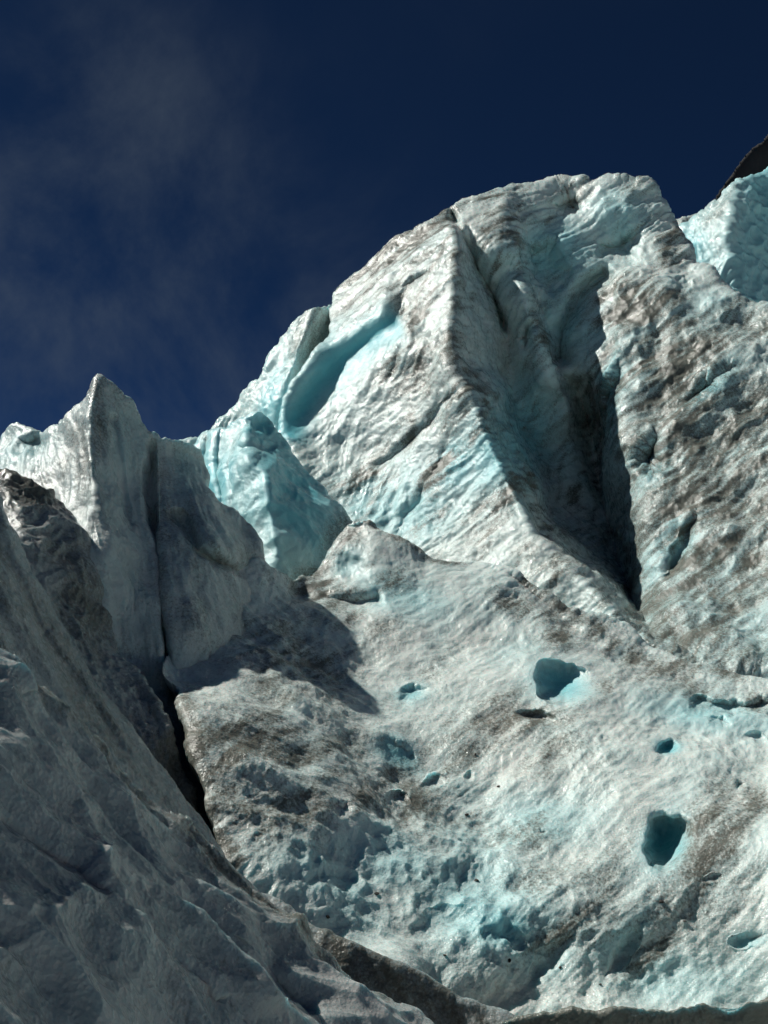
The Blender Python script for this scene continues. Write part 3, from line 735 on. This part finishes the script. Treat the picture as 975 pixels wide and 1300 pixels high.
# serac beyond the gap on the right
def f_relief(P, N, x, y, d):
    wp = P + 0.45 * np.stack([perlin(P * 0.9 + 31 * j, 340 + j) for j in range(3)], 1)
    m = sm(905, 945, x + (y - 300) * 0.2)
    return base_relief(P, d, 131, .4, .15, .05, .5) * (1 - .5 * m) + m * (0.2 * cups(wp * 2.9, 132) + 0.06 * cups(wp * 6.5, 135)) * (0.6 + 0.8 * sm(-.3, .3, perlin(P * .8, 136)))
def f_colour(P, N, x, y, d):
    st = streak(P, (.6, .1, .75), (-.7, 0, .6), 0.4, 3.0, 133)
    m = sm(905, 945, x + (y - 300) * 0.2)
    return (0.1 + .9 * st + blobs(x, y, [(915, 270, 20, 40, 30, .3)])) * (1 - .8 * m), 0.3 + .35 * m + blobs(x, y, [(880, 320, 26, 30, 0, .5)]) + .2 * fbm(P * .5, 3, seed=134)
ice_mass('ice_wall',
    [(863, 298), (885, 281), (905, 262), (925, 240), (936, 228), (950, 225), (980, 214), (1080, 175), (1180, 170), (1180, 470), (960, 440), (900, 380), (872, 340)],
    pts=[(865, 300, 28), (925, 243, 27.5), (915, 330, 26.2), (960, 222, 27.6), (990, 330, 27.0), (960, 400, 26.0), (1100, 200, 29), (1100, 400, 28), (880, 350, 26.5)],
    lines=[[(930, 235, 27.3), (925, 290, 26.3), (930, 340, 25.9), (935, 400, 25.6)]],
    soft=8, crisp=4, edge=8, thick=6, relief=f_relief, colour=f_colour, mat=ICE, seed=17,
    label='distant scalloped ice wall beyond the gap beside the tallest peak', cat='serac')
ice_mass('ice_knoll',
    [(835, 290), (852, 282), (868, 279), (882, 273), (900, 268), (930, 275), (940, 340), (850, 340)],
    pts=[(850, 283, 42), (890, 274, 42.5), (860, 300, 41), (900, 320, 41), (930, 280, 42)],
    soft=5, edge=8, thick=8, relief=far_relief(141, 1.5), mat=ICE, seed=18,
    colour=lambda P, N, x, y, d: (0.3 + .6 * fbm(P * .7, 3, seed=142), np.full(len(x), .1)),
    label='small far grey ice knoll peeping through the gap', cat='serac')

# dark rock flank far behind
ROCK = rock_material('dark_rock', (0.012, 0.012, 0.012))
ice_mass('mountain',
    [(880, 300), (900, 268), (912, 245), (925, 228), (940, 205), (955, 188), (975, 174), (1010, 150), (1060, 140), (1150, 90), (1300, 120), (1400, 500), (900, 500)],
    pts=[(880, 300, 280), (900, 268, 290), (975, 174, 350), (1150, 90, 480), (950, 300, 320), (1100, 300, 430), (1300, 300, 560), (900, 500, 280), (1400, 500, 600)],
    step=2.0, soft=6, edge=12, thick=120, rough=3, mat=ROCK, seed=19,
    relief=lambda P, N, x, y, d: 3 * fbm(P * 0.03, 5, .5, seed=151),
    label='dark bare rock mountain flank rising behind the ice', kind='structure')

# the glacier bed reaching away beneath everything
n = 120
gx = np.concatenate([-np.geomspace(1, 2200, n // 2)[::-1], np.geomspace(1, 2200, n // 2)])
gyy = np.concatenate([-np.geomspace(1, 800, 40)[::-1], np.geomspace(1, 2500, 80)])
GX, GY = np.meshgrid(gx, gyy)
R = np.hypot(GX, GY)
GZ = -1.2 + 0.5 * perlin(np.stack([GX.ravel() * .1, GY.ravel() * .1, 0 * GX.ravel()], 1), 3).reshape(GX.shape) - np.clip(7 - GY, 0, 4) * 0.1
V = np.stack([GX.ravel(), GY.ravel(), GZ.ravel()], 1)
ii = np.arange(GX.size).reshape(GX.shape)
Fq = np.stack([ii[:-1, :-1].ravel(), ii[:-1, 1:].ravel(), ii[1:, 1:].ravel(), ii[1:, :-1].ravel()], 1)
me = bpy.data.meshes.new('ground'); me.from_pydata(V.tolist(), [], Fq.tolist()); me.shade_smooth()
for nm, v in (('dirt', .35), ('blue', .15)):
    at = me.attributes.new(nm, 'FLOAT', 'POINT'); at.data.foreach_set('value', np.full(len(V), v, np.float32))
me.materials.append(ICE)
g = bpy.data.objects.new('ground', me); sc.collection.objects.link(g)
g['kind'] = 'structure'; g['label'] = 'grey glacier surface stretching away beneath the ice peaks'

# small dark stones melted out onto the slope
STONE = rock_material('dark_stone', (0.05, 0.045, 0.04))
import bmesh
spots = [(840, 1144, 3.2), (633, 1002, 2.4), (645, 1219, 3.0), (711, 1229, 2.2), (592, 1034, 2.4), (606, 1114, 3.0), (477, 1137, 3.6), (411, 1171, 2.6), (603, 961, 2.0), (563, 1217, 2.4), (870, 1168, 2.0), (760, 1256, 2.4)]
rs = random.Random(5)
vx, vy, vP, vN = SURF['glacier_slope']
for k, (px, py, r) in enumerate(spots):
    i = int(np.argmin((vx - px) ** 2 + (vy - py) ** 2))
    size = r / FPX * np.linalg.norm(vP[i] - CAM)
    bm = bmesh.new(); bmesh.ops.create_icosphere(bm, subdivisions=2, radius=size)
    ax = [rs.uniform(0.7, 1.3), rs.uniform(0.7, 1.2), rs.uniform(0.5, 0.85)]
    pl = [(Vector((rs.uniform(-1, 1), rs.uniform(-1, 1), rs.uniform(-1, 1))).normalized(), rs.uniform(0.55, 0.85) * size) for _ in range(7)]
    for v in bm.verts:                                   # broken faces
        for nrm, lim in pl:
            q = v.co.dot(nrm)
            if q > lim: v.co -= nrm * (q - lim)
        v.co = Vector((v.co.x * ax[0], v.co.y * ax[1], v.co.z * ax[2]))
    sm_ = bpy.data.meshes.new('stone'); bm.to_mesh(sm_); bm.free(); sm_.materials.append(STONE)
    o = bpy.data.objects.new('stone', sm_); sc.collection.objects.link(o)
    o.location = vP[i] + vN[i] * size * 0.25; o.rotation_euler = (rs.uniform(-.4, .4), rs.uniform(-.4, .4), rs.uniform(0, 6))
    o['label'] = 'tiny dark stone lying on the pitted ice slope'; o['category'] = 'stone'; o['group'] = 'dark stones on the pitted slope'
